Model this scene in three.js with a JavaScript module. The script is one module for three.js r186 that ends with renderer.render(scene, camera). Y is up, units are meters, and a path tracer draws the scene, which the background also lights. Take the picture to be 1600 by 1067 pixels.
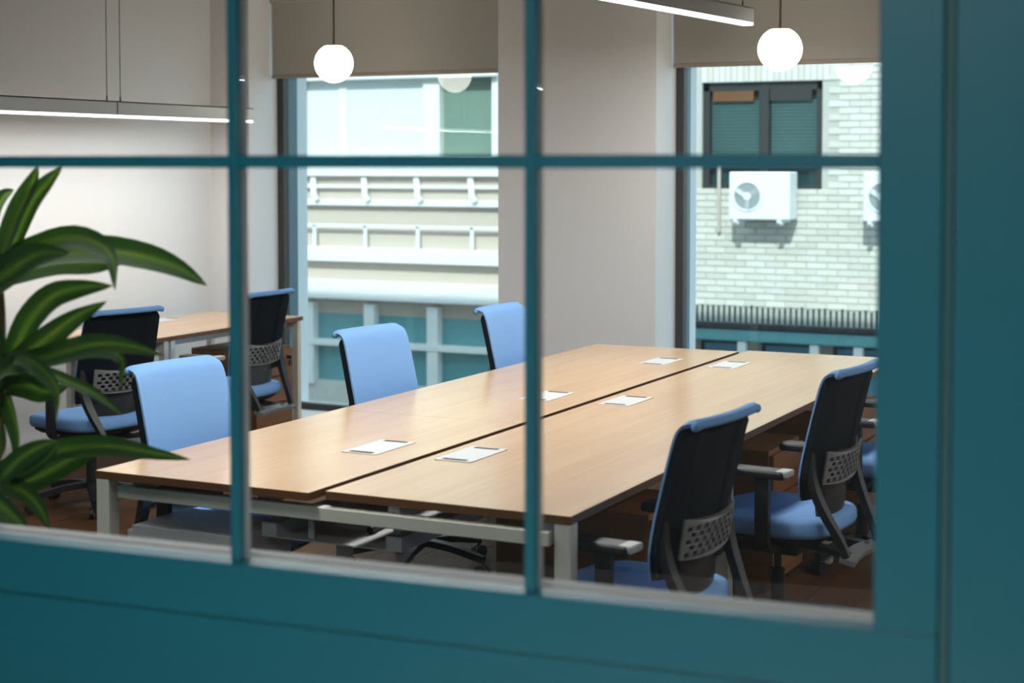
import * as THREE from 'three';
import { RoundedBoxGeometry } from 'three/addons/geometries/RoundedBoxGeometry.js';
import { mergeGeometries } from 'three/addons/utils/BufferGeometryUtils.js';
import { RectAreaLightUniformsLib } from 'three/addons/lights/RectAreaLightUniformsLib.js';

// ---------------------------------------------------------------- camera, sky, sun, exposure
const scene = new THREE.Scene();
const camera = new THREE.PerspectiveCamera(2 * Math.atan(533.5 / 2545) * 180 / Math.PI, 1600 / 1067, 0.05, 200);
camera.position.set(0, 1.71, 0);
camera.rotation.order = 'YXZ';
camera.rotation.y = Math.atan2(1250 * Math.cos(Math.atan(120 / 2545)), 2545);
camera.rotation.x = -Math.atan(120 / 2545);
camera.setViewOffset(1600, 1067, 0, 158.5, 1600, 1067);
camera.focus = 6.6;
camera.userData.fStop = 3.0;

const renderer = new THREE.WebGLRenderer();
renderer.toneMapping = THREE.LinearToneMapping;
renderer.toneMappingExposure = 1.0;
renderer.shadowMap.enabled = true;
RectAreaLightUniformsLib.init();

scene.background = new THREE.Color().setRGB(0.78, 0.88, 1.0);
scene.backgroundIntensity = 2.6;

const sun = new THREE.DirectionalLight(new THREE.Color().setRGB(1, 0.93, 0.84), 5.2);
sun.position.set(-8 + 0.25 * 24, 0 + 0.75 * 24, -18 + 24);
sun.target.position.set(-8, 0, -18);
sun.castShadow = true;
Object.assign(sun.shadow.camera, { left: -30, right: 30, top: 20, bottom: -20, near: 1, far: 80 });
sun.shadow.mapSize.set(2048, 2048);
scene.add(sun, sun.target);

// ---------------------------------------------------------------- helpers
let seed = 20240611;
const rnd = () => { seed = (seed * 1664525 + 1013904223) >>> 0; return seed / 4294967296; };
const rgb = (r, g, b) => new THREE.Color().setRGB(r, g, b);
const taken = {};
function numbered(name) { const n = taken[name] = (taken[name] ?? -1) + 1; return n ? name + '_' + String(n).padStart(3, '0') : name; }
function tag(o, label, category, group) { o.userData.label = label; o.userData.category = category; if (group) o.userData.group = group; return o; }
function thing(name, label, category, [x, y, z] = [0, 0, 0], turn = 0, group) {
  const o = new THREE.Group(); o.name = numbered(name); o.position.set(x, y, z); o.rotation.y = turn; scene.add(o);
  return tag(o, label, category, group);
}
function mesh(name, geo, mat, parent) {
  const m = new THREE.Mesh(Array.isArray(geo) ? merge(geo) : geo, mat); m.name = parent ? name : numbered(name);
  (parent ?? scene).add(m); return m;
}
function struct(name, geo, mat) { const m = mesh(name, geo, mat); m.userData.kind = 'structure'; return m; }
function merge(list) { return mergeGeometries(list.map((g) => { const n = g.index ? g.toNonIndexed() : g; for (const k of Object.keys(n.attributes)) if (!['position', 'normal', 'uv'].includes(k)) n.deleteAttribute(k); return n; })); }
// plain box with uv in metres
function box(x0, x1, y0, y1, z0, z1) {
  const g = new THREE.BoxGeometry(x1 - x0, y1 - y0, z1 - z0); g.translate((x0 + x1) / 2, (y0 + y1) / 2, (z0 + z1) / 2); return metreUv(g);
}
function metreUv(g, along = 'z') {
  const p = g.attributes.position, n = g.attributes.normal, uv = new Float32Array(p.count * 2);
  for (let i = 0; i < p.count; i++) {
    const ax = Math.abs(n.getX(i)), ay = Math.abs(n.getY(i)), az = Math.abs(n.getZ(i));
    let u, v;
    if (ay >= ax && ay >= az) { u = p.getX(i); v = p.getZ(i); } else if (ax >= az) { u = p.getY(i); v = p.getZ(i); } else { u = p.getY(i); v = p.getX(i); }
    if (along === 'x' && ay >= ax && ay >= az) [u, v] = [v, u];
    uv[2 * i] = u; uv[2 * i + 1] = v;
  }
  g.setAttribute('uv', new THREE.BufferAttribute(uv, 2)); return g;
}
function rbox(x0, x1, y0, y1, z0, z1, r = 0.003, seg = 2) {
  const g = new RoundedBoxGeometry(x1 - x0, y1 - y0, z1 - z0, seg, Math.min(r, (x1 - x0) / 2.01, (y1 - y0) / 2.01, (z1 - z0) / 2.01));
  g.translate((x0 + x1) / 2, (y0 + y1) / 2, (z0 + z1) / 2); return metreUv(g);
}
function cyl(r0, r1, x, y0, y1, z, seg = 20) { const g = new THREE.CylinderGeometry(r1, r0, y1 - y0, seg); g.translate(x, (y0 + y1) / 2, z); return g; }
function tube(pts, r, seg = 24, rad = 8) { return new THREE.TubeGeometry(new THREE.CatmullRomCurve3(pts.map((p) => new THREE.Vector3(...p))), seg, r, rad); }
// closed solid from a surface fn(u, v) -> [x, y, z], thickened along its normal by t (towards -normal)
function shell(fn, nu, nv, t) {
  const P = [], N = [], e = 1e-3;
  for (let j = 0; j <= nv; j++) for (let i = 0; i <= nu; i++) {
    const u = i / nu, v = j / nv, p = new THREE.Vector3(...fn(u, v));
    const du = new THREE.Vector3(...fn(Math.min(1, u + e), v)).sub(new THREE.Vector3(...fn(Math.max(0, u - e), v)));
    const dv = new THREE.Vector3(...fn(u, Math.min(1, v + e))).sub(new THREE.Vector3(...fn(u, Math.max(0, v - e))));
    P.push(p); N.push(du.cross(dv).normalize());
  }
  const W = nu + 1, pos = [], uv = [], idx = [], back = P.length;
  P.forEach((p, i) => { pos.push(p.x, p.y, p.z); uv.push(p.x, p.y); });
  const th = typeof t === 'function' ? t : () => t;
  P.forEach((p, i) => { const q = p.clone().addScaledVector(N[i], -th((i % W) / nu, Math.floor(i / W) / nv)); pos.push(q.x, q.y, q.z); uv.push(q.x, q.y); });
  for (let j = 0; j < nv; j++) for (let i = 0; i < nu; i++) {
    const a = j * W + i, b = a + 1, c = a + W, d = c + 1;
    idx.push(a, b, d, a, d, c, back + a, back + d, back + b, back + a, back + c, back + d);
  }
  const edge = [];
  for (let i = 0; i < nu; i++) edge.push([i, i + 1]);
  for (let j = 0; j < nv; j++) edge.push([j * W + nu, (j + 1) * W + nu]);
  for (let i = nu; i > 0; i--) edge.push([nv * W + i, nv * W + i - 1]);
  for (let j = nv; j > 0; j--) edge.push([j * W, (j - 1) * W]);
  // own vertices on the rim so that it stays crisp
  for (const [a, b] of edge) {
    const k = pos.length / 3;
    for (const q of [a, b, back + a, back + b]) { pos.push(pos[3 * q], pos[3 * q + 1], pos[3 * q + 2]); uv.push(uv[2 * q], uv[2 * q + 1]); }
    idx.push(k, k + 2, k + 1, k + 1, k + 2, k + 3);
  }
  const g = new THREE.BufferGeometry();
  g.setAttribute('position', new THREE.Float32BufferAttribute(pos, 3)); g.setAttribute('uv', new THREE.Float32BufferAttribute(uv, 2));
  g.setIndex(idx); g.computeVertexNormals(); return g;
}
// rectangular bar swept along points (width along x-ish side vector, thick along the other)
function bar(pts, w, t, seg = 16, side = new THREE.Vector3(1, 0, 0)) {
  const c = new THREE.CatmullRomCurve3(pts.map((p) => new THREE.Vector3(...p)));
  const pos = [], idx = [], uv = [];
  const ww = typeof w === 'function' ? w : () => w;
  for (let i = 0; i <= seg; i++) {
    const f = i / seg, p = c.getPoint(f), d = c.getTangent(f), s = side.clone().addScaledVector(d, -side.dot(d)).normalize(), n = s.clone().cross(d).normalize();
    for (const [a, b] of [[-1, -1], [1, -1], [1, 1], [-1, 1]]) {
      const q = p.clone().addScaledVector(s, a * ww(f) / 2).addScaledVector(n, b * t / 2); pos.push(q.x, q.y, q.z); uv.push(a, f);
    }
  }
  for (let i = 0; i < seg; i++) for (let k = 0; k < 4; k++) { const a = i * 4 + k, b = i * 4 + (k + 1) % 4; idx.push(a, b, b + 4, a, b + 4, a + 4); }
  const e = seg * 4; idx.push(0, 2, 1, 0, 3, 2, e, e + 1, e + 2, e, e + 2, e + 3);
  let g = new THREE.BufferGeometry(); g.setAttribute('position', new THREE.Float32BufferAttribute(pos, 3)); g.setAttribute('uv', new THREE.Float32BufferAttribute(uv, 2)); g.setIndex(idx);
  g = g.toNonIndexed(); g.computeVertexNormals(); return g;
}
// ---------------------------------------------------------------- procedural textures
function hash(x, y) { let h = (x * 374761393 + y * 668265263) | 0; h = Math.imul(h ^ (h >>> 13), 1274126177); return ((h ^ (h >>> 16)) >>> 0) / 4294967296; }
function vnoise(x, y, px, py) {
  const ix = Math.floor(x), iy = Math.floor(y), fx = x - ix, fy = y - iy, sx = fx * fx * (3 - 2 * fx), sy = fy * fy * (3 - 2 * fy);
  const m = (a, n) => ((a % n) + n) % n, h = (a, b) => hash(m(a, px), m(b, py));
  return (h(ix, iy) * (1 - sx) + h(ix + 1, iy) * sx) * (1 - sy) + (h(ix, iy + 1) * (1 - sx) + h(ix + 1, iy + 1) * sx) * sy;
}
function texture(w, h, repeatX, repeatY, fn, srgb = true) {
  const d = new Uint8Array(w * h * 4);
  for (let j = 0; j < h; j++) for (let i = 0; i < w; i++) { const c = fn(i / w, j / h), k = 4 * (j * w + i); d[k] = c[0]; d[k + 1] = c[1]; d[k + 2] = c[2]; d[k + 3] = 255; }
  const t = new THREE.DataTexture(d, w, h); t.wrapS = t.wrapT = THREE.RepeatWrapping; t.magFilter = THREE.LinearFilter; t.minFilter = THREE.LinearMipmapLinearFilter; t.generateMipmaps = true;
  t.repeat.set(repeatX, repeatY); if (srgb) t.colorSpace = THREE.SRGBColorSpace; t.needsUpdate = true; return t;
}
const lerp3 = (a, b, f) => [0, 1, 2].map((i) => Math.max(0, Math.min(255, a[i] + (b[i] - a[i]) * f)));
// wood: grain runs along v
function woodTexture(dark, light, scale = 1) {
  return texture(512, 1024, 1 / (0.8 * scale), 1 / (1.6 * scale), (u, v) => {
    const wob = vnoise(u * 6, v * 3, 6, 3) * 0.6;
    const fine = vnoise(u * 160, v * 6, 160, 6), mid = vnoise((u + wob * 0.02) * 42, v * 3, 42, 3), wide = vnoise(u * 9 + wob, v * 2, 9, 2);
    return lerp3(dark, light, 0.15 + 0.35 * mid + 0.25 * fine + 0.3 * wide);
  });
}
const grain = (amp, n, base = 190) => texture(256, 256, 1, 1, (u, v) => { const a = vnoise(u * n, v * n, n, n), b = vnoise(u * n * 4, v * n * 4, n * 4, n * 4); const g = base + amp * (a * 0.6 + b * 0.4 - 0.5); return [g, g, g]; }, false);
const weave = texture(256, 256, 1 / 0.05, 1 / 0.05, (u, v) => { const a = Math.sin(u * 2 * Math.PI * 32), b = Math.sin(v * 2 * Math.PI * 32); const g = 128 + 60 * a * b + 50 * (vnoise(u * 64, v * 64, 64, 64) - 0.5); return [g, g, g]; }, false);
const std = (color, roughness = 0.6, o = {}) => new THREE.MeshStandardMaterial({ color, roughness, ...o });
const M = {
  wall: std(rgb(0.79, 0.78, 0.78), 0.85, { bumpMap: grain(60, 64), bumpScale: 0.0006 }),
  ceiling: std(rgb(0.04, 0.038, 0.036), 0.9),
  teal: std(rgb(0.010, 0.185, 0.255), 0.42, { bumpMap: grain(50, 48), bumpScale: 0.0004 }),
  bead: std(rgb(0.045, 0.15, 0.17), 0.5),
  corridor: std(rgb(0.16, 0.19, 0.20), 0.8),
  sill: std(rgb(0.56, 0.57, 0.57), 0.7),
  floor: new THREE.MeshPhysicalMaterial({ color: 0xffffff, roughness: 0.65, specularIntensity: 0.4, map: woodTexture([66, 38, 17], [108, 69, 36], 1.0) }),
  groove: std(rgb(0.03, 0.02, 0.012), 0.9),
  corridorFloor: std(rgb(0.45, 0.44, 0.42), 0.6),
  wood: new THREE.MeshPhysicalMaterial({ color: 0xffffff, roughness: 0.30, map: woodTexture([198, 154, 112], [228, 194, 156]), clearcoat: 0.35, clearcoatRoughness: 0.18 }),
  edge: std(0xffffff, 0.5, { map: woodTexture([92, 56, 26], [124, 80, 42]) }),
  pedestal: std(0xffffff, 0.5, { map: woodTexture([112, 70, 38], [150, 98, 56]) }),
  cream: std(rgb(0.72, 0.69, 0.60), 0.42),
  grey: std(rgb(0.50, 0.49, 0.50), 0.5),
  cover: std(rgb(0.66, 0.66, 0.66), 0.45),
  white: std(rgb(0.82, 0.82, 0.82), 0.4),
  blue: std(rgb(0.20, 0.40, 0.76), 0.85, { bumpMap: weave, bumpScale: 0.0005 }),
  navy: new THREE.MeshPhysicalMaterial({ color: rgb(0.006, 0.009, 0.014), roughness: 0.8, specularIntensity: 0.25, bumpMap: weave, bumpScale: 0.0005 }),
  black: std(rgb(0.013, 0.013, 0.015), 0.5),
  graphite: std(rgb(0.19, 0.19, 0.195), 0.42),
  dark: std(rgb(0.02, 0.022, 0.026), 0.4),
  lining: std(rgb(0.03, 0.13, 0.17), 0.4),
  frame: std(rgb(0.030, 0.028, 0.028), 0.45),
  blind: std(rgb(0.36, 0.335, 0.30), 0.9, { bumpMap: weave, bumpScale: 0.0004 }),
  blindBar: std(rgb(0.30, 0.24, 0.19), 0.6),
  cable: std(rgb(0.03, 0.025, 0.02), 0.6),
  brass: std(rgb(0.20, 0.13, 0.05), 0.4, { metalness: 0.6 }),
  lampBody: std(rgb(0.60, 0.59, 0.57), 0.5),
  led: std(rgb(0.9, 0.9, 0.9), 0.5, { emissive: rgb(1, 0.98, 0.95), emissiveIntensity: 3 }),
  globe: std(rgb(0.9, 0.9, 0.88), 0.3, { emissive: rgb(1, 0.92, 0.80), emissiveIntensity: 10 }),
  windowGlass: new THREE.MeshPhysicalMaterial({ color: rgb(0.80, 0.90, 0.925), roughness: 0.0, transmission: 1, thickness: 0, ior: 1.5 }),
  paneGlass: new THREE.MeshPhysicalMaterial({ color: rgb(0.97, 0.99, 0.985), roughness: 0.0, transmission: 1, thickness: 0, ior: 1.45 }),
  greenPane: std(rgb(0.17, 0.25, 0.20), 0.5),
  bluePane: std(rgb(0.10, 0.30, 0.44), 0.4),
  darkGlass: std(rgb(0.02, 0.05, 0.055), 0.08),
  facade: std(rgb(0.62, 0.60, 0.55), 0.9, { bumpMap: grain(80, 40), bumpScale: 0.003 }),
  facadeWhite: std(rgb(0.80, 0.80, 0.78), 0.7),
  facadeBeige: std(rgb(0.56, 0.47, 0.40), 0.9, { bumpMap: grain(80, 40), bumpScale: 0.003 }),
  mortar: std(rgb(0.50, 0.48, 0.43), 0.95),
  brick: [0, 1, 2, 3].map((i) => std(rgb(0.62 + 0.03 * i, 0.58 + 0.03 * i, 0.52 + 0.03 * i), 0.9)),
  shutter: std(rgb(0.72, 0.78, 0.78), 0.6),
  acWhite: std(rgb(0.82, 0.83, 0.84), 0.5),
  acGrille: std(rgb(0.30, 0.33, 0.34), 0.6),
  street: std(rgb(0.12, 0.12, 0.12), 0.95),
  slat: std(rgb(0.10, 0.19, 0.19), 0.5),
  blueGrey: std(rgb(0.12, 0.34, 0.37), 0.3),
  leaf: new THREE.MeshPhysicalMaterial({ color: 0xffffff, roughness: 0.75, transmission: 0.3, thickness: 0, side: THREE.DoubleSide, map: texture(128, 64, 1, 1, (u, v) => {
    const stripe = Math.exp(-(((v - 0.5) / 0.16) ** 2)), n = vnoise(u * 10, v * 40, 10, 40);
    return lerp3([40, 82, 20], [150, 184, 60], 0.15 * n + 0.75 * stripe * (0.6 + 0.4 * n));
  }) }),
  stem: std(rgb(0.16, 0.11, 0.06), 0.9),
  soil: std(rgb(0.04, 0.028, 0.018), 1),
  pot: std(rgb(0.25, 0.25, 0.25), 0.6),
};

// ---------------------------------------------------------------- the room
const XL = -6.68, XR = 4.0, ZW = -9.0, ZG = -9.36, ZO = -9.7, CEIL = 3.0, SILL = 0.02, HEAD = 2.85;
const WIN = [[-6.37, -4.51], [-3.47, -1.60]];
const floorBase = struct('floor', box(XL - 0.2, XR + 0.2, -0.2, -0.006, ZW - 0.1, -1.9), M.groove);
for (let i = 0; i * 0.19 < XR - XL; i++) {
  let z = -1.95 - rnd() * 0.9, x0 = XL + i * 0.19, x1 = Math.min(x0 + 0.187, XR);
  mesh('plank', box(x0, x1, -0.02, 0, z, -1.92), M.floor, floorBase);
  while (z > ZW) { const z2 = Math.max(ZW, z - 1.4); if (z - z2 > 0.01) mesh('plank', box(x0, x1, -0.02, 0, z2, z - 0.003), M.floor, floorBase); z = z2; }
}
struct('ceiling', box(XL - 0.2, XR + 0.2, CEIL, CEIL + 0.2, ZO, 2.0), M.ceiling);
struct('wall_left', box(XL - 0.2, XL, -0.2, CEIL, ZO, -1.7), M.wall);
struct('wall_right', box(XR, XR + 0.2, -0.2, CEIL, ZO, -2.4), M.wall);
struct('wall_back', [
  box(XL, WIN[0][0], 0, CEIL, ZO, ZW), box(WIN[0][1], WIN[1][0], 0, CEIL, ZO, ZW), box(WIN[1][1], XR, 0, CEIL, ZO, ZW),
  ...WIN.flatMap(([a, b]) => [box(a, b, 0, SILL, ZO, ZW), box(a, b, HEAD, CEIL, ZO, ZW)]),
], M.wall);
// the rest of this building round the windows: it shades the lower street
struct('wall_exterior', [box(-26, 18, CEIL + 0.2, 6.45, ZO, ZO + 0.4), box(-26, XL - 0.2, -4, CEIL + 0.2, ZO, ZO + 0.4), box(XR + 0.2, 18, -4, CEIL + 0.2, ZO, ZO + 0.4), box(XL - 0.2, XR + 0.2, -4, -0.2, ZO, ZO + 0.4)], M.facade);
WIN.forEach(([a, b], i) => {
  const w = new THREE.Group(); w.name = 'window_' + (i + 1); w.userData.kind = 'structure'; scene.add(w);
  mesh('window_frame', [rbox(a, a + 0.05, SILL, HEAD, ZG - 0.04, ZG + 0.03), rbox(b - 0.05, b, SILL, HEAD, ZG - 0.04, ZG + 0.03), rbox(a, b, SILL, SILL + 0.05, ZG - 0.04, ZG + 0.03), rbox(a, b, HEAD - 0.05, HEAD, ZG - 0.04, ZG + 0.03)], M.frame, w);
  mesh('window_pane', box(a + 0.04, b - 0.04, SILL + 0.04, HEAD - 0.04, ZG - 0.006, ZG), M.windowGlass, w);
  for (const [p, q] of [[a, a + 0.012], [b - 0.012, b]]) mesh('outer_lining', rbox(p, q, SILL, HEAD, ZG - 0.20, ZG - 0.04, 0.002), M.lining, w);
  mesh('window_sill', rbox(a, b, SILL - 0.015, SILL + 0.008, ZG + 0.03, ZW + 0.03, 0.006), M.white, w);
});

// roller blinds
WIN.forEach(([a, b], i) => {
  const t = thing('roller_blind', ['beige roller blind half lowered over the window beside the left wall', 'beige roller blind half lowered over the window with the outdoor unit behind it'][i], 'blind', [0, 0, 0], 0, 'roller blinds');
  const zb = ZG + 0.10;
  mesh('fabric', box(a + 0.015, b - 0.015, 2.30, HEAD - 0.03, zb - 0.001, zb + 0.001), M.blind, t);
  mesh('bottom_bar', rbox(a + 0.012, b - 0.012, 2.282, 2.308, zb - 0.008, zb + 0.010, 0.006), M.blindBar, t);
  const r = new THREE.CylinderGeometry(0.025, 0.025, b - a - 0.03, 20); r.rotateZ(Math.PI / 2); r.translate((a + b) / 2, HEAD - 0.035, zb);
  mesh('roller_tube', r, M.blind, t);
});

// ---------------------------------------------------------------- the glazed partition in front of the camera
const FG = new THREE.Vector3(-1.0983, 0, -2.3), FT = 4.395 * Math.PI / 180;
const onWall = (o) => { o.position.copy(FG); o.rotation.y = FT; return o; };
const U0 = -2.7, U1 = 0.538, YB = 1.028, YT = 2.42, TH = 0.14, PITCH = 0.54;
onWall(struct('wall_front', [
  box(-5.9, U1 + 0.108, -0.2, YB - 0.095, -TH, -0.014),
  box(-5.9, U0 - 0.09, YB - 0.095, CEIL, -TH, -0.018), box(U1 + 0.108, 5.3, -0.2, CEIL, -TH, -0.002),
  box(U0 - 0.09, U1 + 0.108, YT + 0.09, CEIL, -TH, -0.018),
], M.teal));
const part = onWall(thing('glazed_partition', 'teal painted internal window with slim glazing bars, seen close up', 'internal window'));
mesh('bottom_rail', rbox(U0 - 0.09, U1 + 0.093, YB - 0.095, YB, -0.045, 0, 0.004), M.teal, part);
mesh('top_rail', rbox(U0 - 0.09, U1 + 0.093, YT, YT + 0.09, -TH, 0, 0.004), M.teal, part);
mesh('stile', rbox(U1, U1 + 0.093, YB, YT, -TH, 0, 0.004), M.teal, part);
mesh('stile', rbox(U0 - 0.09, U0, YB, YT, -TH, 0, 0.004), M.teal, part);
mesh('cover_strip', rbox(U1 + 0.094, U1 + 0.108, YB - 0.095, YT + 0.09, -TH, 0.003, 0.004), M.bead, part);
for (let i = 1; U1 - i * PITCH > U0 + 0.1; i++) mesh('mullion', rbox(U1 - 0.001 - i * PITCH - 0.009, U1 - 0.001 - i * PITCH + 0.009, YB, YT, -0.030, -0.008, 0.003), M.teal, part);
for (let i = 1; U1 - i * PITCH > U0 + 0.1; i++) mesh('mullion_rear', rbox(U1 - 0.001 - i * PITCH - 0.008, U1 - 0.001 - i * PITCH + 0.008, YB - 0.004, YT, -0.050, -0.030, 0.003), M.sill, part).userData.label = 'pale grey rear half of the mullion';  // rear half of each mullion coloured pale grey
mesh('glazing_bar', rbox(U0, U1, 1.702, 1.7235, -0.046, -0.010, 0.003), M.teal, part);
for (let k = 0; k < 4; k++) mesh('sill_strip', rbox(U0 - 0.09, U1 + 0.093, YB - 0.07, YB - 0.004 - (k % 2) * 0.006, -0.046 - (k + 1) * 0.024, -0.046 - k * 0.024, 0.004), M.sill, part).userData.label = 'pale grey window ledge strip';
for (let i = 0; i < 6; i++) {
  const b = U1 - i * PITCH - (i ? 0.011 : 0), a = Math.max(U0, U1 - (i + 1) * PITCH + 0.009);
  mesh('glass_pane', box(a, b, YB, 1.703, -0.030, -0.026), M.paneGlass, part);
  mesh('glass_pane', box(a, b, 1.722, YT, -0.030, -0.026), M.paneGlass, part);
}
// corridor the camera stands in
struct('floor_corridor', box(-7.2, 4.4, -0.2, 0, -2.85, 2.0), M.corridorFloor);
struct('wall_corridor', [box(-7.2, 4.4, 0, CEIL, 1.8, 2.0), box(-7.2, -7.0, 0, CEIL, -2.1, 1.8), box(4.2, 4.4, 0, CEIL, -2.85, 1.8)], M.corridor);
struct('ceiling_corridor', [box(-7.2, XL - 0.2, CEIL, CEIL + 0.2, -2.6, 2.0), box(XR + 0.2, 4.4, CEIL, CEIL + 0.2, -2.85, 2.0)], M.corridor);
{
  const t = thing('added_ceiling_lamp', 'added flat square ceiling lamp, unseen in the corridor, lighting the partition', 'lamp', [-0.8, CEIL, 0.5]);  // added unseen lamp that lights the teal front of the partition
  mesh('lamp_housing', rbox(-0.3, 0.3, -0.04, 0, -0.3, 0.3, 0.006), M.lampBody, t);
  mesh('diffuser', rbox(-0.28, 0.28, -0.046, -0.038, -0.28, 0.28, 0.002), M.led, t);
  const l = new THREE.RectAreaLight(rgb(1, 0.98, 0.95), 62.0, 0.54, 0.54); l.position.set(0, -0.055, 0); l.rotation.x = -Math.PI / 2; t.add(l);
  const d = thing('added_downlight', 'added small round downlight, unseen in the corridor ceiling, lighting the partition by floor bounce', 'lamp', [-0.85, CEIL, -1.0]);  // added unseen downlight; its bounce off the floor lifts the lower partition
  const ring = new THREE.TorusGeometry(0.05, 0.008, 8, 32); ring.rotateX(Math.PI / 2); ring.translate(0, -0.004, 0); mesh('trim_ring', ring, M.white, d);
  mesh('lens', cyl(0.045, 0.045, 0, -0.006, -0.001, 0, 24), M.led, d);
  const s = new THREE.SpotLight(rgb(1, 0.97, 0.92), 62, 0, 24 * Math.PI / 180, 0.5, 2); s.position.set(0, -0.02, 0); s.target.position.set(0, -3, 0); d.add(s, s.target);
}

// ---------------------------------------------------------------- pendant lamps
function linearPendant(label, [x, y, z0], len, turn, cables, power) {
  const t = thing('linear_pendant', label, 'pendant lamp', [x, y, z0], turn, 'linear pendant lamps');   // runs along -z
  const bodyTop = y - y + 0.078;
  mesh('housing', [rbox(-0.03, -0.024, 0, 0.078, -len, 0, 0.001), rbox(0.024, 0.03, 0, 0.078, -len, 0, 0.001), rbox(-0.03, 0.03, 0.070, 0.078, -len, 0, 0.001), rbox(-0.03, 0.03, 0, 0.078, -len, -len + 0.003, 0.001), rbox(-0.03, 0.03, 0, 0.078, -0.003, 0, 0.001)], M.lampBody, t);
  mesh('diffuser', rbox(-0.029, 0.029, -0.014, 0.010, -len + 0.003, -0.003, 0.002), M.led, t);
  for (const c of cables) {
    mesh('suspension_cable', cyl(0.0022, 0.0022, 0, bodyTop + 0.012, CEIL - y, -c, 6), M.cable, t);
    mesh('cable_grip', cyl(0.005, 0.004, 0, bodyTop, bodyTop + 0.03, -c, 10), M.cable, t);
  }
  const l = new THREE.RectAreaLight(rgb(1, 0.98, 0.96), power, 0.046, len - 0.02); l.position.set(0, -0.020, -len / 2); l.rotation.x = -Math.PI / 2; t.add(l);
  return t;
}
linearPendant('slim white linear pendant over the wall desk, end nearest the window', [-6.05, 1.98, -7.252], 1.304, 0, [0.057, 1.222], 66);
linearPendant('slim white linear pendant over the wall desk behind the tall plant', [-6.05, 1.98, -5.942], 1.304, 0, [0.08, 1.252], 66);
linearPendant('slim white linear pendant hanging askew above the long table', [-3.217, 2.449, -2.685], 5.65, 5.4 * -Math.PI / 180, [0.06, 2.82, 5.57], 130);

linearPendant('added linear pendant out of view right of the table, brightening the pier', [0.6, 2.12, -3.6], 4.9, 0, [0.06, 2.45, 4.84], 80);  // added unseen pendant to brighten the pier and the chair fronts

function globe(label, [x, y, z]) {
  const t = thing('globe_pendant', label, 'pendant lamp', [x, y, z], 0, 'opal globe pendants');
  const R = 0.119, prof = [];
  for (let i = 0; i <= 32; i++) { const a = Math.PI * (0.02 + 0.83 * i / 32) - Math.PI / 2; prof.push(new THREE.Vector2(Math.max(0.0005, R * Math.cos(a)), R * Math.sin(a))); }
  mesh('glass_globe', new THREE.LatheGeometry(prof, 40), M.globe, t);
  mesh('collar', cyl(0.052, 0.052, 0, 0.106, 0.112, 0, 24), M.brass, t);
  mesh('rod', cyl(0.006, 0.006, 0, 0.112, CEIL - y - 0.02, 0, 10), M.brass, t);
  mesh('ceiling_rose', cyl(0.05, 0.05, 0, CEIL - y - 0.02, CEIL - y, 0, 24), M.brass, t);
  const l = new THREE.PointLight(rgb(1, 0.9, 0.75), 0.15); l.shadow.radius = 4; t.add(l);
}
globe('glowing opal globe pendant before the window beside the left wall', [-5.430, 2.325, -8.573]);
globe('glowing opal globe pendant before the window showing the outdoor unit', [-2.593, 2.325, -8.573]);

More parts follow.
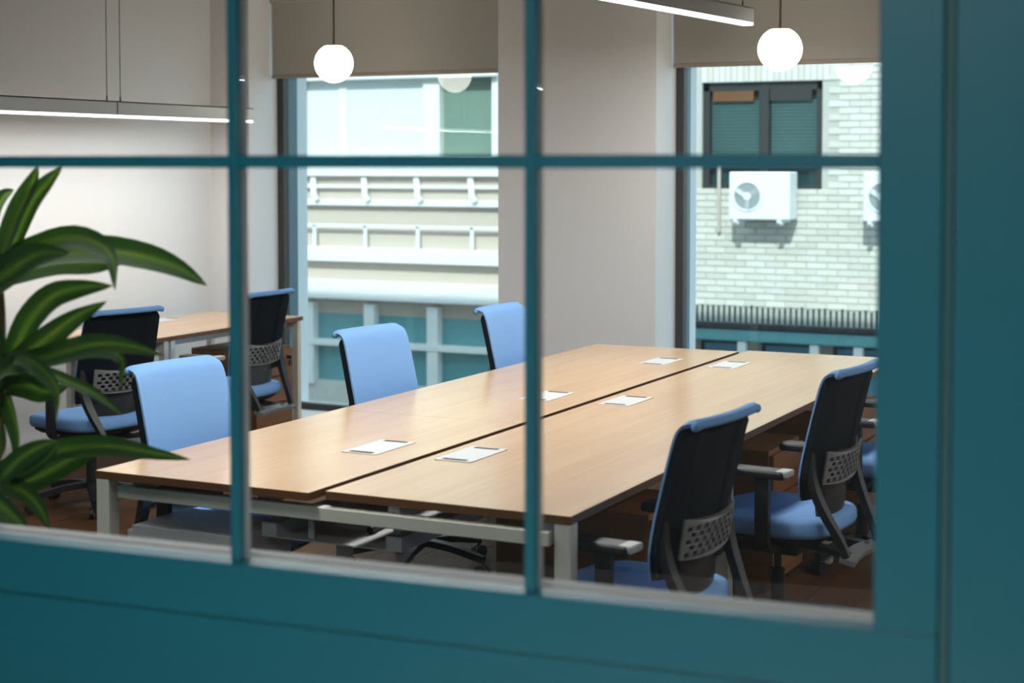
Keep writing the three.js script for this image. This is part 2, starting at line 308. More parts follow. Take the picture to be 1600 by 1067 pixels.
// ---------------------------------------------------------------- desks
function portCover(parent, x, z, y) {
  const c = mesh('cable_cover', rbox(x - 0.068, x + 0.068, y, y + 0.003, z - 0.134, z + 0.134, 0.0012), M.cover, parent);
  c.userData.label = 'white cable port cover';
  for (const s of [-1, 1]) mesh('cable_slot', box(x - 0.045, x + 0.045, y + 0.0031, y + 0.0036, z + s * 0.114 - 0.011, z + s * 0.114 + 0.011), M.black, c);
}
function worktop(parent, x0, x1, z0, z1) {
  const w = mesh('worktop', rbox(x0 + 0.0008, x1 - 0.0008, 0.7385, 0.74, z0, z1, 0.0006, 1), M.wood, parent);
  mesh('edge_band', rbox(x0, x1, 0.715, 0.7389, z0, z1, 0.001, 1), M.edge, w);
  return w;
}
{
  const t = thing('bench_desk', 'long double bench table with pale wood tops and cream steel legs', 'table');
  const X = [-3.435, -2.635, -2.605, -1.808], ZS = [[-4.008, -5.43, -6.785, -8.03], [-4.052, -5.46, -6.825, -8.09]];
  for (let k = 0; k < 3; k++) for (const s of [0, 1]) {
    const w = worktop(t, X[2 * s], X[2 * s + 1], ZS[s][k + 1] + 0.0012, ZS[s][k] - 0.0012);
    portCover(w, s ? -2.495 : -2.842, [-4.762, -6.125, -7.445][k] - (s ? 0.015 : 0), 0.74);
  }
  for (const z of [-4.06, -5.44, -6.80, -8.01]) for (const x of [-3.408, -1.835]) { const zz = z === -4.06 ? (x < -2 ? -4.035 : -4.08) : z; mesh('leg', rbox(x - 0.025, x + 0.025, 0, 0.715, zz - 0.025, zz + 0.025, 0.003), M.cream, t); }
  for (const z of [-4.06, -5.44, -6.80, -8.01]) mesh('cross_rail', rbox(-3.375, -1.87, 0.652, 0.692, z - 0.02, z + 0.02, 0.003), M.cream, t);
  for (const x of [-3.33, -2.85, -2.39, -1.93]) mesh('long_rail', rbox(x - 0.02, x + 0.02, 0.672, 0.714, -8.02, -4.085, 0.003), M.cream, t);
  const tray = mesh('cable_tray', [rbox(-2.88, -2.42, 0.555, 0.559, -7.98, -4.15, 0.001), rbox(-2.9, -2.895, 0.556, 0.602, -7.98, -4.15, 0.001), rbox(-2.85, -2.845, 0.556, 0.602, -7.98, -4.15, 0.001), rbox(-2.9, -2.845, 0.598, 0.602, -7.98, -4.15, 0.001),
    rbox(-2.405, -2.4, 0.556, 0.602, -7.98, -4.15, 0.001), rbox(-2.455, -2.45, 0.556, 0.602, -7.98, -4.15, 0.001), rbox(-2.455, -2.4, 0.598, 0.602, -7.98, -4.15, 0.001),
    rbox(-2.9, -2.845, 0.556, 0.602, -4.153, -4.149, 0.001), rbox(-2.455, -2.4, 0.556, 0.602, -4.153, -4.149, 0.001)], M.grey, t);
  for (const x of [-2.737, -2.434]) for (const z of [-4.18, -5.44, -6.8, -7.95]) mesh('tray_hanger', rbox(x - 0.01, x + 0.01, 0.558, 0.66, z - 0.004, z + 0.004, 0.001), M.grey, tray);
  mesh('cable_bundle', tube([[-2.6, 0.572, -4.3], [-2.64, 0.572, -4.6], [-2.57, 0.572, -5.2], [-2.63, 0.572, -6], [-2.58, 0.572, -7], [-2.62, 0.572, -7.8]], 0.012, 60, 6), M.black, tray);
}
{
  const t = thing('wall_desk', 'single row of pale wood desks with cream legs along the white wall', 'desk');
  const Z = [-8.67, -7.335, -6.0, -4.665], x0 = -6.46, x1 = -5.73;
  for (let k = 0; k < 3; k++) {
    const w = worktop(t, x0, x1, Z[k] + 0.0012, Z[k + 1] - 0.0012);
    portCover(w, x0 + 0.1, (Z[k] + Z[k + 1]) / 2 - 0.04, 0.74);
    for (const z of [Z[k] + 0.03, Z[k + 1] - 0.03]) for (const x of [x0 + 0.03, x1 - 0.03]) mesh('leg', rbox(x - 0.02, x + 0.02, 0, 0.715, z - 0.02, z + 0.02, 0.003), M.cream, t);
    mesh('long_rail', rbox(x0 + 0.02, x0 + 0.05, 0.672, 0.714, Z[k] + 0.05, Z[k + 1] - 0.05, 0.003), M.cream, t);
    mesh('long_rail', rbox(x1 - 0.12, x1 - 0.09, 0.672, 0.714, Z[k] + 0.05, Z[k + 1] - 0.05, 0.003), M.cream, t);
    for (const z of [Z[k] + 0.03, Z[k + 1] - 0.03]) mesh('cross_rail', rbox(x0 + 0.05, x1 - 0.05, 0.66, 0.70, z - 0.015, z + 0.015, 0.003), M.cream, t);
  }
}
// pedestals: drawers open towards +x (front = +1) or -x (front = -1)
function pedestal(label, x0, x1, z0, z1, top, front, body, key) {
  const t = thing('drawer_pedestal', label, 'drawer unit', [(x0 + x1) / 2, 0, (z0 + z1) / 2], 0, 'drawer pedestals under the desks');
  const w = (x1 - x0) / 2, d = (z1 - z0) / 2, inset = 0.02;
  mesh('carcass', rbox(front < 0 ? -w + inset : -w, front > 0 ? w - inset : w, 0.05, top, -d, d, 0.002), body, t);
  for (let k = 0; k < 3; k++) {
    const y0 = 0.055 + k * (top - 0.06) / 3, y1 = y0 + (top - 0.06) / 3 - 0.012, dr = mesh('drawer', front > 0 ? rbox(w - inset + 0.001, w, y0, y1, -d + 0.002, d - 0.002, 0.002) : rbox(-w, -w + inset - 0.001, y0, y1, -d + 0.002, d - 0.002, 0.002), body, t);
    if (key && k === 2) {
      const lock = new THREE.CylinderGeometry(0.011, 0.011, 0.012, 16); lock.rotateZ(Math.PI / 2); lock.translate(w + 0.006, y1 - 0.05, -d + 0.06);
      mesh('lock', lock, M.black, dr);
      mesh('key', [rbox(w + 0.012, w + 0.03, y1 - 0.06, y1 - 0.04, -d + 0.057, -d + 0.063, 0.002), rbox(w + 0.014, w + 0.026, y1 - 0.105, y1 - 0.068, -d + 0.054, -d + 0.070, 0.004)], M.black, dr);
    }
  }
  for (const [a, b] of [[-1, -1], [1, -1], [1, 1], [-1, 1]]) { const c = new THREE.CylinderGeometry(0.025, 0.025, 0.02, 14); c.rotateZ(Math.PI / 2); c.translate(a * (w - 0.05), 0.025, b * (d - 0.05)); mesh('caster', [c, box(a * (w - 0.05) - 0.012, a * (w - 0.05) + 0.012, 0.03, 0.05, b * (d - 0.05) - 0.012, b * (d - 0.05) + 0.012)], M.black, t); }
}
pedestal('brown wood drawer pedestal under the long table, closest to the partition', -2.44, -1.87, -5.25, -4.85, 0.58, 1, M.pedestal);
pedestal('brown wood drawer pedestal under the long table, at its middle desk', -2.33, -1.87, -6.56, -6.14, 0.58, 1, M.pedestal);
pedestal('brown wood drawer pedestal under the long table, close to the window', -2.33, -1.87, -7.9, -7.48, 0.58, 1, M.pedestal);
pedestal('pale grey drawer pedestal under the corner of the long table', -3.37, -2.94, -4.37, -4.08, 0.56, -1, M.grey);
pedestal('brown wood drawer pedestal with a dangling key under the wall desk', -6.25, -5.765, -8.60, -8.20, 0.56, 1, M.pedestal, true);

// ---------------------------------------------------------------- chairs (facing local +z, origin on the floor)
const prof = new THREE.CatmullRomCurve3([[0.50, -0.225], [0.56, -0.208], [0.62, -0.203], [0.70, -0.213], [0.80, -0.235], [0.90, -0.258], [0.955, -0.272], [0.982, -0.284], [0.995, -0.303], [0.997, -0.325]].map(([y, z]) => new THREE.Vector3(0, y, z)));
function backPoint(t, f, off = 0) {   // t -1..1 across, f 0..1 up the profile
  const p = prof.getPoint(f), d = prof.getTangent(f), n = new THREE.Vector3(0, -d.z, d.y);   // n points to the front
  if (n.z < 0 && f < 0.7) n.negate();
  const w = 0.225 - 0.012 * f, corner = Math.max(0, Math.abs(t) - 0.90) / 0.10;
  return [t * w, p.y + n.y * off - 0.012 * corner * corner * (f > 0.5 ? (f - 0.5) * 2 : 0), p.z + n.z * off + 0.028 * t * t * (1 - 0.3 * f)];
}
function makeChair() {
  const t = new THREE.Group();
  const lip = []; for (let i = 0; i <= 16; i++) lip.push(backPoint(-0.965 + 1.93 * i / 16, 0.975, -0.002));
  const balls = [lip[0], lip[16]].map((p) => { const g = new THREE.SphereGeometry(0.0135, 12, 8); g.translate(...p); return g; });
  mesh('backrest', [shell((u, v) => backPoint(-1 + 2 * u, 0.10 + 0.87 * v, 0.012), 24, 40, (u, v) => v < 0.78 ? 0.007 : 0.007 + (v - 0.78) * 0.05), tube(lip, 0.0135, 40, 12), ...balls], M.blue, t).userData.label = 'light blue fabric backrest with a lip curling backwards';
  const panel = mesh('back_cover', shell((u, v) => { const q = -1 + 2 * u; return backPoint(q, 0.10 + 0.66 * v, 0.0045); }, 28, 24, (u, v) => { const q = Math.abs(-1 + 2 * u); return (q < 0.50 ? 0.017 : q < 0.58 ? 0.017 + (q - 0.50) * 0.10 : 0.025) * (v > 0.94 ? 0.8 : 1); }), M.navy, t);
  panel.userData.label = 'dark navy rear cover with vertical folds';
  // lumbar grille
  const sh = new THREE.Shape(), W = 0.165;
  sh.moveTo(-W, 0.002); for (let i = 1; i <= 12; i++) sh.lineTo(-W + 2 * W * i / 12, -0.012 * (1 - (i / 6 - 1) ** 2)); for (let i = 12; i >= 0; i--) sh.lineTo(-W + 2 * W * i / 12, 0.105 + 0.012 * (i / 6 - 1) ** 2);
  for (let r = 0; r < 5; r++) for (let c = 0; c < 8 - (r % 2); c++) {
    const x = -W + 0.028 + c * 0.039 + (r % 2) * 0.0195, y = 0.010 + r * 0.0185, h = new THREE.Path(), a = 0.0115, b = 0.0065;
    h.moveTo(x - a, y - b); h.lineTo(x - a, y + b); h.lineTo(x + a, y + b); h.lineTo(x + a, y - b); sh.holes.push(h);
  }
  const grille = new THREE.ExtrudeGeometry(sh, { depth: 0.006, bevelEnabled: false, curveSegments: 2 });
  { const p = grille.attributes.position; for (let i = 0; i < p.count; i++) { const x = p.getX(i), y = p.getY(i), z = p.getZ(i); p.setXYZ(i, x, 0.605 + y, -0.256 - 0.016 * (y / 0.1) + 0.8 * x * x + z); } grille.computeVertexNormals(); }
  mesh('lumbar_support', grille, M.graphite, t).userData.label = 'grey plastic lumbar support with rows of square holes';
  mesh('lower_panel', shell((u, v) => { const w = 0.115 + 0.045 * v, q = -1 + 2 * u; return [q * w, 0.445 + 0.17 * v, -0.215 + 0.022 * q * q]; }, 10, 8, 0.01), M.dark, t);
  for (const s of [-1, 1]) mesh('back_strut', bar([[s * 0.208, 0.72, -0.203], [s * 0.206, 0.65, -0.208], [s * 0.200, 0.58, -0.222], [s * 0.185, 0.50, -0.255], [s * 0.165, 0.42, -0.295], [s * 0.155, 0.36, -0.318]], (f) => 0.022 + 0.018 * Math.sin(Math.PI * Math.min(1, f * 1.1)), 0.026, 26), M.dark, t);
  mesh('strut_crossbar', bar([[-0.165, 0.345, -0.322], [-0.08, 0.35, -0.31], [0, 0.352, -0.305], [0.08, 0.35, -0.31], [0.165, 0.345, -0.322]], 0.055, 0.018, 14, new THREE.Vector3(0, 0.25, 1)), M.graphite, t);
  for (const s of [-1, 1]) mesh('back_carrier', bar([[s * 0.1, 0.352, -0.305], [s * 0.08, 0.365, -0.2], [s * 0.07, 0.375, -0.05]], 0.04, 0.02, 10), M.black, t);
  // seat cushion: stacked superellipse rings
  const seatRing = (y, k, n = 48) => { const r = []; for (let i = 0; i < n; i++) { const a = 2 * Math.PI * i / n, c = Math.cos(a), s = Math.sin(a), e = 2 / 4.2; r.push([Math.sign(c) * Math.abs(c) ** e * (0.245 - k), y - Math.max(0, (Math.sign(s) * Math.abs(s) ** e) - 0.6) * 0.035, 0.0 + Math.sign(s) * Math.abs(s) ** e * (0.25 - k)]); } return r; };
  const stack = (rings) => {
    const pos = [], uv = [], idx = [], n = rings[0].length;
    for (const r of rings) for (const p of r) { pos.push(...p); uv.push(p[0], p[2]); }
    for (let j = 0; j < rings.length - 1; j++) for (let i = 0; i < n; i++) { const a = j * n + i, b = j * n + (i + 1) % n; idx.push(a, a + n, b, b, a + n, b + n); }
    for (const [j, flip] of [[0, false], [rings.length - 1, true]]) { const c = pos.length / 3, y = rings[j].reduce((q, p) => q + p[1], 0) / n; pos.push(0, y, 0); uv.push(0, 0); for (let i = 0; i < n; i++) { const a = j * n + i, b = j * n + (i + 1) % n; idx.push(...(flip ? [c, b, a] : [c, a, b])); } }
    const g = new THREE.BufferGeometry(); g.setAttribute('position', new THREE.Float32BufferAttribute(pos, 3)); g.setAttribute('uv', new THREE.Float32BufferAttribute(uv, 2)); g.setIndex(idx); g.computeVertexNormals(); return g;
  };
  mesh('seat', stack([seatRing(0.410, 0.03), seatRing(0.416, 0.008), seatRing(0.435, 0), seatRing(0.462, 0.001), seatRing(0.475, 0.010), seatRing(0.483, 0.035), seatRing(0.482, 0.09)]), M.blue, t).userData.label = 'light blue fabric seat cushion';
  mesh('seat_pan', stack([seatRing(0.376, 0.09), seatRing(0.384, 0.05), seatRing(0.402, 0.022), seatRing(0.412, 0.02)]), M.black, t);
  mesh('mechanism', rbox(-0.11, 0.11, 0.325, 0.38, -0.12, 0.12, 0.015), M.black, t);
  mesh('gas_lift', [cyl(0.026, 0.026, 0, 0.10, 0.25, 0), cyl(0.014, 0.014, 0, 0.25, 0.33, 0)], M.black, t);
  for (let k = 0; k < 5; k++) {
    const a = 2 * Math.PI * k / 5 + 0.3, c = Math.cos(a), s = Math.sin(a);
    mesh('base_leg', bar([[c * 0.01, 0.115, s * 0.01], [c * 0.15, 0.105, s * 0.15], [c * 0.31, 0.075, s * 0.31]], (f) => 0.05 - 0.022 * f, 0.028, 8, new THREE.Vector3(-s, 0, c)), M.black, t);
    const w = [-1, 1].map((e) => { const g = new THREE.CylinderGeometry(0.028, 0.028, 0.018, 16); g.rotateX(Math.PI / 2); g.rotateY(-a); g.translate(c * 0.305 - e * s * 0.014, 0.028, s * 0.305 + e * c * 0.014); return g; });
    mesh('caster', [...w, cyl(0.008, 0.008, c * 0.305, 0.03, 0.075, s * 0.305, 8)], M.black, t);
  }
  for (const s of [-1, 1]) {
    const arm = mesh('armrest', [bar([[s * 0.10, 0.372, -0.06], [s * 0.22, 0.372, -0.06], [s * 0.275, 0.40, -0.06], [s * 0.280, 0.46, -0.06], [s * 0.280, 0.635, -0.06]], 0.05, 0.022, 24, new THREE.Vector3(0, 0, 1))], M.black, t);
    mesh('arm_pad', rbox(s * 0.275 - 0.042, s * 0.275 + 0.042, 0.632, 0.662, -0.15, 0.10, 0.012, 3), M.black, arm);
    mesh('arm_pad_glint', rbox(s * 0.275 - 0.036, s * 0.275 + 0.036, 0.640, 0.664, -0.162, -0.115, 0.008, 2), M.grey, arm).userData.label = 'pale highlight painted on the armrest end';  // light reflection on the glossy pad end, painted as a grey piece
  }
  return t;
}
const chairProto = makeChair();
function chair(label, group, bx, bz, facing, twist = 0) {   // bx, bz: where the middle of the back's top edge stands; facing +1 = +x, -1 = -x
  const c = chairProto.clone(); c.name = numbered('office_chair'); tag(c, label, 'chair', group);
  c.rotation.y = facing * Math.PI / 2 + twist;
  const f = new THREE.Vector3(0, 0, 1).applyAxisAngle(new THREE.Vector3(0, 1, 0), c.rotation.y);
  c.position.set(bx + f.x * 0.30, 0, bz + f.z * 0.30); scene.add(c); return c;
}
const D2R = Math.PI / 180;
chair('blue office chair with dark back at the table corner by the partition', 'chairs with dark backs at the long table', -1.475, -4.39, -1, -6 * D2R);
chair('blue office chair with dark back and armrests at the middle of the table', 'chairs with dark backs at the long table', -1.405, -5.62, -1, -6 * D2R);
chair('blue office chair mostly hidden behind the teal stile', 'chairs with dark backs at the long table', -1.40, -6.85, -1, -4 * D2R);
chair('light blue office chair at the table corner beside the plant', 'chairs showing pale blue backrests across the table', -3.64, -4.65, 1, -6 * D2R);
chair('light blue office chair across the table, before the window with horizontal white bands', 'chairs showing pale blue backrests across the table', -3.64, -5.99, 1, -7 * D2R);
chair('light blue office chair across the table, beside the white pier', 'chairs showing pale blue backrests across the table', -3.62, -7.2, 1, -1 * D2R);
chair('blue office chair with black back at the wall desk, behind the plant leaves', 'chairs at the wall desk', -5.14, -6.25, -1, -12 * D2R);
chair('blue office chair with black back at the wall desk, beside the pedestal with a key', 'chairs at the wall desk', -5.15, -7.48, -1, 0);

// ---------------------------------------------------------------- the plant
{
  const t = thing('potted_plant', 'tall potted plant with arching striped green leaves behind the glass', 'plant', [0, 0, 0]);
  const lp = [[0.13, 0], [0.16, 0.02], [0.185, 0.36], [0.19, 0.38], [0.175, 0.38], [0.165, 0.33]].map(([r, y]) => new THREE.Vector2(r, y));
  const pg = new THREE.LatheGeometry(lp, 32); pg.translate(-2.92, 0, -3.02); mesh('pot', [pg, cyl(0.13, 0.13, -2.92, 0, 0.006, -3.02, 32)], M.pot, t);
  mesh('soil', cyl(0.166, 0.168, -2.92, 0.32, 0.345, -3.02, 32), M.soil, t);
  mesh('stem', tube([[-2.93, 0.33, -3.03], [-2.92, 0.7, -3.03], [-2.90, 1.1, -3.02], [-2.87, 1.3, -3.01], [-2.87, 1.46, -3.0]], 0.014, 30, 10), M.stem, t);
  const LEAVES = [
  [[[-2.802,1.489,-2.95],[-2.748,1.596,-2.95],[-2.708,1.657,-2.95],[-2.687,1.705,-2.95]], 0.052],
  [[[-2.848,1.492,-3.02],[-2.746,1.611,-2.987],[-2.662,1.665,-2.953],[-2.587,1.703,-2.92]], 0.046],
  [[[-2.926,1.512,-3.05],[-2.93,1.591,-3.067],[-2.917,1.629,-3.083],[-2.904,1.645,-3.1]], 0.046],
  [[[-2.869,1.453,-3.0],[-2.709,1.513,-2.97],[-2.565,1.537,-2.94],[-2.456,1.517,-2.91],[-2.407,1.485,-2.88],[-2.379,1.426,-2.85]], 0.052],
  [[[-2.906,1.433,-3.05],[-2.753,1.482,-3.04],[-2.586,1.502,-3.03],[-2.417,1.489,-3.02],[-2.318,1.465,-3.01],[-2.239,1.432,-3.0]], 0.067],
  [[[-2.965,1.412,-3.1],[-2.858,1.448,-3.088],[-2.734,1.471,-3.075],[-2.614,1.469,-3.062],[-2.507,1.479,-3.05]], 0.07],
  [[[-2.881,1.392,-2.98],[-2.784,1.451,-2.953],[-2.67,1.496,-2.927],[-2.55,1.505,-2.9]], 0.077],
  [[[-2.826,1.236,-3.0],[-2.74,1.336,-2.975],[-2.644,1.399,-2.95],[-2.535,1.424,-2.925],[-2.425,1.434,-2.9]], 0.061],
  [[[-2.759,1.236,-2.95],[-2.66,1.295,-2.933],[-2.558,1.353,-2.917],[-2.444,1.399,-2.9]], 0.058],
  [[[-2.757,1.226,-2.92],[-2.613,1.264,-2.902],[-2.466,1.3,-2.885],[-2.36,1.304,-2.868],[-2.243,1.289,-2.85]], 0.049],
  [[[-2.841,1.194,-3.02],[-2.683,1.244,-3.002],[-2.532,1.272,-2.985],[-2.461,1.256,-2.968],[-2.448,1.185,-2.95]], 0.037],
  [[[-2.67,1.258,-2.88],[-2.585,1.228,-2.86],[-2.536,1.189,-2.84],[-2.527,1.124,-2.82]], 0.037],
  [[[-2.632,1.23,-2.88],[-2.525,1.211,-2.867],[-2.44,1.192,-2.853],[-2.354,1.151,-2.84]], 0.028],
  [[[-2.901,1.163,-3.05],[-2.829,1.168,-3.05],[-2.768,1.152,-3.05],[-2.687,1.176,-3.05]], 0.061],
  [[[-2.863,1.219,-3.0],[-2.887,1.298,-2.983],[-2.889,1.377,-2.967],[-2.934,1.408,-2.95]], 0.061],
  [[[-2.816,1.212,-2.95],[-2.881,1.225,-2.933],[-2.947,1.192,-2.917],[-2.994,1.114,-2.9]], 0.061],
  [[[-2.821,0.948,-2.95],[-2.734,1.012,-2.933],[-2.659,1.048,-2.917],[-2.586,1.07,-2.9]], 0.046],
  [[[-2.869,0.919,-3.0],[-2.751,0.971,-2.983],[-2.665,1.027,-2.967],[-2.636,1.055,-2.95]], 0.04],
  [[[-2.916,0.938,-3.05],[-2.719,1.012,-3.037],[-2.55,1.039,-3.025],[-2.426,1.037,-3.012],[-2.288,1.032,-3.0]], 0.049],
  [[[-2.984,0.879,-3.12],[-2.84,0.928,-3.102],[-2.701,0.995,-3.085],[-2.586,1.041,-3.068],[-2.484,1.051,-3.05]], 0.052],
  [[[-2.794,0.913,-2.9],[-2.729,0.892,-2.883],[-2.665,0.856,-2.867],[-2.641,0.787,-2.85]], 0.052],
  [[[-2.86,0.924,-2.98],[-2.779,0.925,-2.97],[-2.711,0.894,-2.96],[-2.663,0.839,-2.95]], 0.046],
  [[[-2.915,1.002,-3.05],[-2.934,1.097,-3.05],[-2.891,1.164,-3.05],[-2.849,1.182,-3.05]], 0.067],
  [[[-2.921,1.161,-3.06],[-2.862,1.103,-3.04],[-2.824,1.03,-3.02],[-2.827,0.954,-3.0]], 0.061],
  [[[-2.96,1.221,-3.08],[-2.891,1.193,-3.073],[-2.813,1.19,-3.067],[-2.756,1.179,-3.06]], 0.061],
  [[[-2.858,1.485,-3.0],[-2.923,1.546,-2.983],[-2.968,1.577,-2.967],[-3.036,1.561,-2.95]], 0.055],
  [[[-2.858,1.469,-3.0],[-2.888,1.424,-2.967],[-2.919,1.347,-2.933],[-2.908,1.274,-2.9]], 0.055],
  ];
  const axisAt = (y) => new THREE.Vector3(-2.93 + 0.06 * Math.max(0, Math.min(1, (y - 0.4) / 1.05)), y, -3.03 + 0.03 * (y - 0.4));
  for (const [pts, width] of LEAVES) {
    const first = new THREE.Vector3(...pts[0]), root = axisAt(Math.min(1.46, Math.max(0.5, first.y - 0.05)));
    const c = new THREE.CatmullRomCurve3([root, ...pts.map((p) => new THREE.Vector3(...p))]), n = 18, pos = [], uv = [], idx = [];
    const roll = (rnd() - 0.5) * 1.1;
    for (let i = 0; i <= n; i++) {
      const f = i / n, p = c.getPoint(f), d = c.getTangent(f);
      const view = new THREE.Vector3(0.35, 0.35, 1).normalize();
      const s = view.clone().cross(d).normalize().applyAxisAngle(d, roll + 0.5 * f), nn = d.clone().cross(s);
      const w = width * 0.54 * Math.sin(Math.PI * Math.min(1, 0.08 + 0.92 * f)) ** 0.75 * (f > 0.98 ? 0.05 : 1);
      for (const k of [-1, -0.5, 0, 0.5, 1]) { const q = p.clone().addScaledVector(s, k * w).addScaledVector(nn, w * 0.45 * k * k); pos.push(q.x, q.y, q.z); uv.push(f, 0.5 + 0.5 * k); }
    }
    for (let i = 0; i < n; i++) for (let k = 0; k < 4; k++) { const a = i * 5 + k, b = a + 5; idx.push(a, a + 1, b, b, a + 1, b + 1); }
    const g = new THREE.BufferGeometry(); g.setAttribute('position', new THREE.Float32BufferAttribute(pos, 3)); g.setAttribute('uv', new THREE.Float32BufferAttribute(uv, 2)); g.setIndex(idx); g.computeVertexNormals();
    mesh('leaf', g, M.leaf, t);
  }
}

// ---------------------------------------------------------------- across the street
struct('ground_street', box(-30, 20, -4.3, -4, -24, ZO), M.street);
const FZ = -18.4;
{ // pale banded building
  const t = thing('banded_building', 'pale building with white balcony bands and a shuttered window across the street', 'building', [0, 0, FZ]);
  mesh('wall', [box(-17, -12.1, 1.65, 7, -0.5, -0.02), box(-9.3, -8.0, 1.65, 7, -0.5, -0.02), box(-12.1, -9.3, 2.84, 7, -0.5, -0.02), box(-12.1, -9.3, 1.65, 1.78, -0.5, -0.02), box(-17, -8.0, -4, -1.2, -0.5, -0.02)], M.facade, t);
  mesh('recess_wall', [box(-17, -8, 1.14, 1.56, -0.5, -0.05), box(-17, -8, 0.60, 1.14, -0.5, -0.05), box(-17, -8, -0.08, 0.60, -0.5, -0.08), box(-17, -8, -1.2, -0.08, -0.5, -0.12)], M.facadeBeige, t);
  for (const [y0, y1, d] of [[1.54, 1.66, 0.06], [1.15, 1.23, 0.05], [0.41, 0.60, 0.08], [-0.09, 0.16, 0.10]]) mesh('white_band', rbox(-17, -8, y0, y1, -0.2, d, 0.01), M.facadeWhite, t);
  for (const [y, d] of [[0.86, 0.07], [1.38, 0.03]]) mesh('rail', rbox(-17, -8, y, y + 0.045, d - 0.03, d, 0.008), M.facadeWhite, t);
  for (let i = 0; i < 9; i++) {
    const x = -15.1 + i * 0.79;
    mesh('bracket', bar([[x - 0.05, 1.52, 0.0], [x, 1.40, 0.06], [x + 0.02, 1.30, 0.09], [x + 0.07, 1.22, 0.09]], 0.07, 0.03, 8), M.facadeWhite, t);
    mesh('rail_post', rbox(x - 0.02, x + 0.03, 0.58, 0.90, 0.04, 0.07, 0.006), M.facadeWhite, t);
  }
  // window with a closed white shutter and an open pane
  const w = mesh('window', [rbox(-12.25, -12.10, 1.66, 2.95, -0.1, 0.03), rbox(-10.29, -10.05, 1.66, 2.95, -0.1, 0.03), rbox(-9.30, -9.22, 1.66, 2.95, -0.1, 0.03), rbox(-12.25, -9.22, 2.84, 2.95, -0.1, 0.03), rbox(-12.25, -9.22, 1.66, 1.78, -0.1, 0.05)], M.facadeWhite, t);
  mesh('shutter', rbox(-12.1, -10.29, 1.78, 2.80, -0.08, -0.03), M.shutter, w);
  mesh('shutter_post', rbox(-11.58, -11.46, 1.78, 2.70, -0.03, -0.005), M.facadeWhite, w);
  mesh('lintel', rbox(-12.3, -9.2, 2.80, 2.95, -0.1, 0.14, 0.008), M.facadeWhite, w);
  mesh('pane', box(-10.05, -9.30, 1.78, 2.84, -0.10, -0.09), M.greenPane, w);
  // ground floor glazing in the shade
  for (let i = 0; i < 7; i++) {
    const x = -15.0 + i * 0.95;
    mesh('shop_post', rbox(x, x + 0.16, -1.25, -0.15, -0.12, 0.02), M.facadeWhite, t);
    mesh('shop_pane', box(x + 0.16, x + 0.95, -1.2, -0.3, -0.119, -0.11), M.blueGrey, t);
  }
  mesh('shop_beam', rbox(-15, -8, -0.72, -0.64, -0.1, 0.03), M.facadeWhite, t);
}
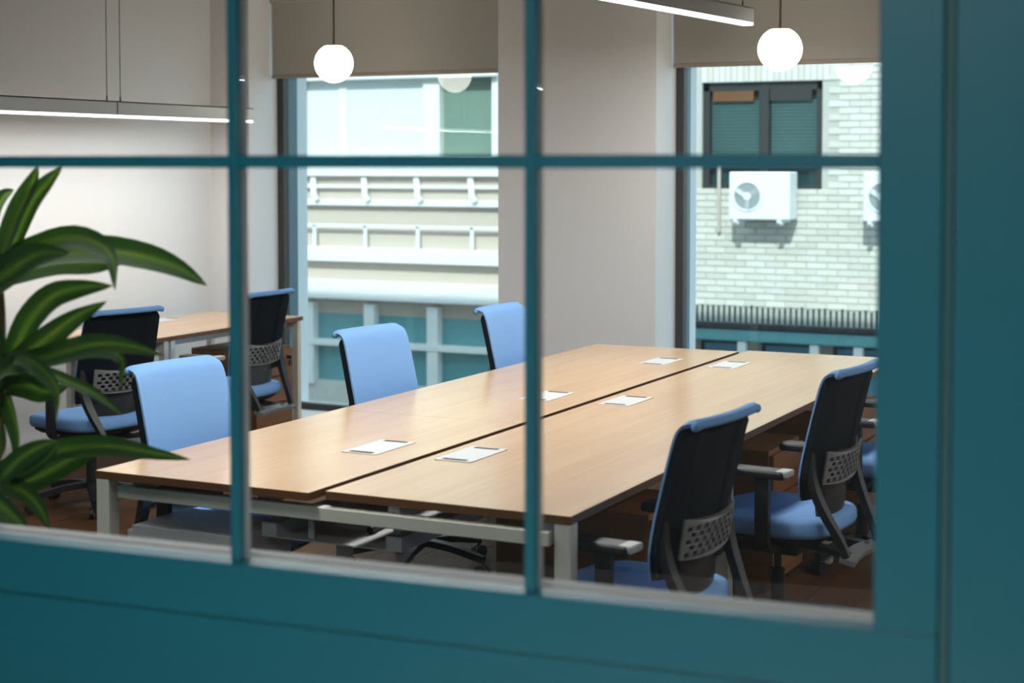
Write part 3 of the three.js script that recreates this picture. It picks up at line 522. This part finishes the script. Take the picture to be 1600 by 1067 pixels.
{ // brick building
  const t = thing('brick_building', 'whitewashed brick building with a dark window and outdoor units across the street', 'building', [0, 0, FZ]);
  mesh('wall', [box(-7.95, -6.52, 0, 7, -0.4, -0.012), box(-5.06, 3, 0, 7, -0.4, -0.012), box(-6.52, -5.06, 2.66, 7, -0.4, -0.012), box(-6.52, -5.06, 0, 1.40, -0.4, -0.012), box(-7.95, 3, -4, 0, -0.4, -0.012)], M.mortar, t);
  const bg = rbox(-0.117, 0.117, -0.033, 0.033, -0.02, 0, 0.004, 1), sg = rbox(-0.033, 0.033, -0.117, 0.117, -0.02, 0.004, 0.004, 1), rest = [];
  let n = 0;
  const put = (g, x, y, see) => {
    if (see && n < 300) { const m = mesh('brick', g, M.brick[Math.floor(rnd() * 4)], t); m.position.set(x, y, 0); n++; } else { const h = g.clone(); h.translate(x, y, 0); rest.push(h); }
  };
  for (let r = 0; r < 48; r++) {
    const y = 0.06 + r * 0.0775;
    for (let c = 0; c < 22; c++) {
      const x = -7.8 + c * 0.2445 + (r % 2) * 0.122;
      if (x > -6.52 - 0.1 && x < -5.06 + 0.1 && y > 1.38 && y < 2.92) continue;
      put(bg, x, y, x > -6.75 && x < -4.3 && y < 2.95);
    }
  }
  for (let c = 0; c < 22; c++) put(sg, -6.52 + 0.035 + c * 0.0735, 2.78, true);
  const more = mesh('brickwork', rest, M.brick[2], t); more.userData.kind = 'stuff';
  // window
  const w = mesh('window', [rbox(-6.52, -6.44, 1.40, 2.66, -0.16, -0.06), rbox(-5.14, -5.06, 1.40, 2.66, -0.16, -0.06), rbox(-5.83, -5.71, 1.40, 2.66, -0.16, -0.05), rbox(-6.52, -5.06, 2.56, 2.66, -0.16, -0.06), rbox(-6.52, -5.06, 1.66, 1.76, -0.16, -0.05), rbox(-6.52, -5.06, 1.40, 1.45, -0.16, -0.05)], M.frame, t);
  mesh('roller_box', rbox(-6.40, -5.90, 2.44, 2.56, -0.14, -0.055), M.edge, w);
  mesh('roller_box', rbox(-5.70, -5.2, 2.44, 2.56, -0.14, -0.06), M.frame, w);
  for (const [a, b] of [[-6.44, -5.83], [-5.71, -5.14]]) {
    mesh('pane', box(a, b, 1.45, 2.56, -0.155, -0.15), M.darkGlass, w);
    for (let k = 0; k < 17; k++) { const s = box(a + 0.01, b - 0.01, -0.018, 0.018, -0.002, 0.002); s.rotateX(0.5); s.translate(0, 1.79 + k * 0.040, -0.12); mesh('slat', s, M.slat, w); }
  }
  mesh('pipe', tube([[-6.28, 0.9, 0.05], [-6.28, 1.3, 0.05], [-6.28, 1.75, 0.05]], 0.022, 12, 8), M.facadeBeige, t);
  // corrugated canopy, posts and bluish panes below
  const rods = []; for (let i = 0; i < 70; i++) rods.push(box(-7.8 + i * 0.066, -7.8 + i * 0.066 + 0.022, -0.2, 0.05 + 0.03 * rnd(), 0.44, 0.455));
  mesh('railing_bars', rods, M.dark, t).userData.kind = 'stuff';
  mesh('canopy', rbox(-7.9, -3.2, -0.34, -0.2, 0.0, 0.5, 0.02), M.blueGrey, t);
  mesh('gutter', rbox(-7.9, -3.2, -0.20, -0.12, 0.44, 0.52, 0.02), M.dark, t);
  for (const x of [-6.62, -5.85, -5.0, -4.5]) mesh('post', rbox(x - 0.05, x + 0.05, -4, -0.2, 0.40, 0.48), M.facadeWhite, t);
  for (const [a, b] of [[-6.5, -5.95], [-5.75, -5.1], [-4.9, -4.3]]) { const f = mesh('shop_window', rbox(a, b, -1.6, -0.32, -0.02, 0.03), M.dark, t); mesh('pane', box(a + 0.05, b - 0.05, -1.55, -0.42, 0.031, 0.035), M.bluePane, f); }
}
function outdoorUnit(label, x) {
  const t = thing('air_conditioner', label, 'air conditioner', [x, 1.06, -18.3], 0, 'outdoor units on the brick wall');
  mesh('casing', rbox(-0.36, 0.36, 0, 0.555, -0.02, 0.30, 0.02, 2), M.acWhite, t);
  const ring = new THREE.TorusGeometry(0.165, 0.012, 8, 40); ring.translate(-0.14, 0.27, 0.302); mesh('fan_ring', ring, M.acWhite, t);
  const disc = new THREE.CylinderGeometry(0.16, 0.16, 0.006, 40); disc.rotateX(Math.PI / 2); disc.translate(-0.14, 0.27, 0.300); mesh('fan_grille', disc, M.acGrille, t);
  for (let k = 0; k < 3; k++) { const b = rbox(0.03, 0.15, -0.035, 0.035, 0, 0.006, 0.002); b.rotateX(0.3); b.rotateZ(k * 2 * Math.PI / 3 + 0.5); b.translate(-0.14, 0.27, 0.304); mesh('fan_blade', b, M.grey, t); }
  const hub = new THREE.CylinderGeometry(0.045, 0.045, 0.02, 24); hub.rotateX(Math.PI / 2); hub.translate(-0.14, 0.27, 0.308); mesh('fan_hub', hub, M.acWhite, t);
  for (const s of [-0.28, 0.24]) mesh('wall_bracket', [rbox(s - 0.02, s + 0.02, -0.03, 0, -0.086, 0.33, 0.004), rbox(s - 0.03, s + 0.03, -0.055, -0.02, 0.20, 0.30, 0.006)], M.acWhite, t);
  return t;
}
outdoorUnit('white outdoor air conditioner with round fan on the brick wall below its window', -5.68);
outdoorUnit('white outdoor air conditioner partly hidden by the teal stile', -4.12);

scene.traverse((o) => { if (o.isMesh) { o.castShadow = true; o.receiveShadow = true; } });
renderer.render(scene, camera);
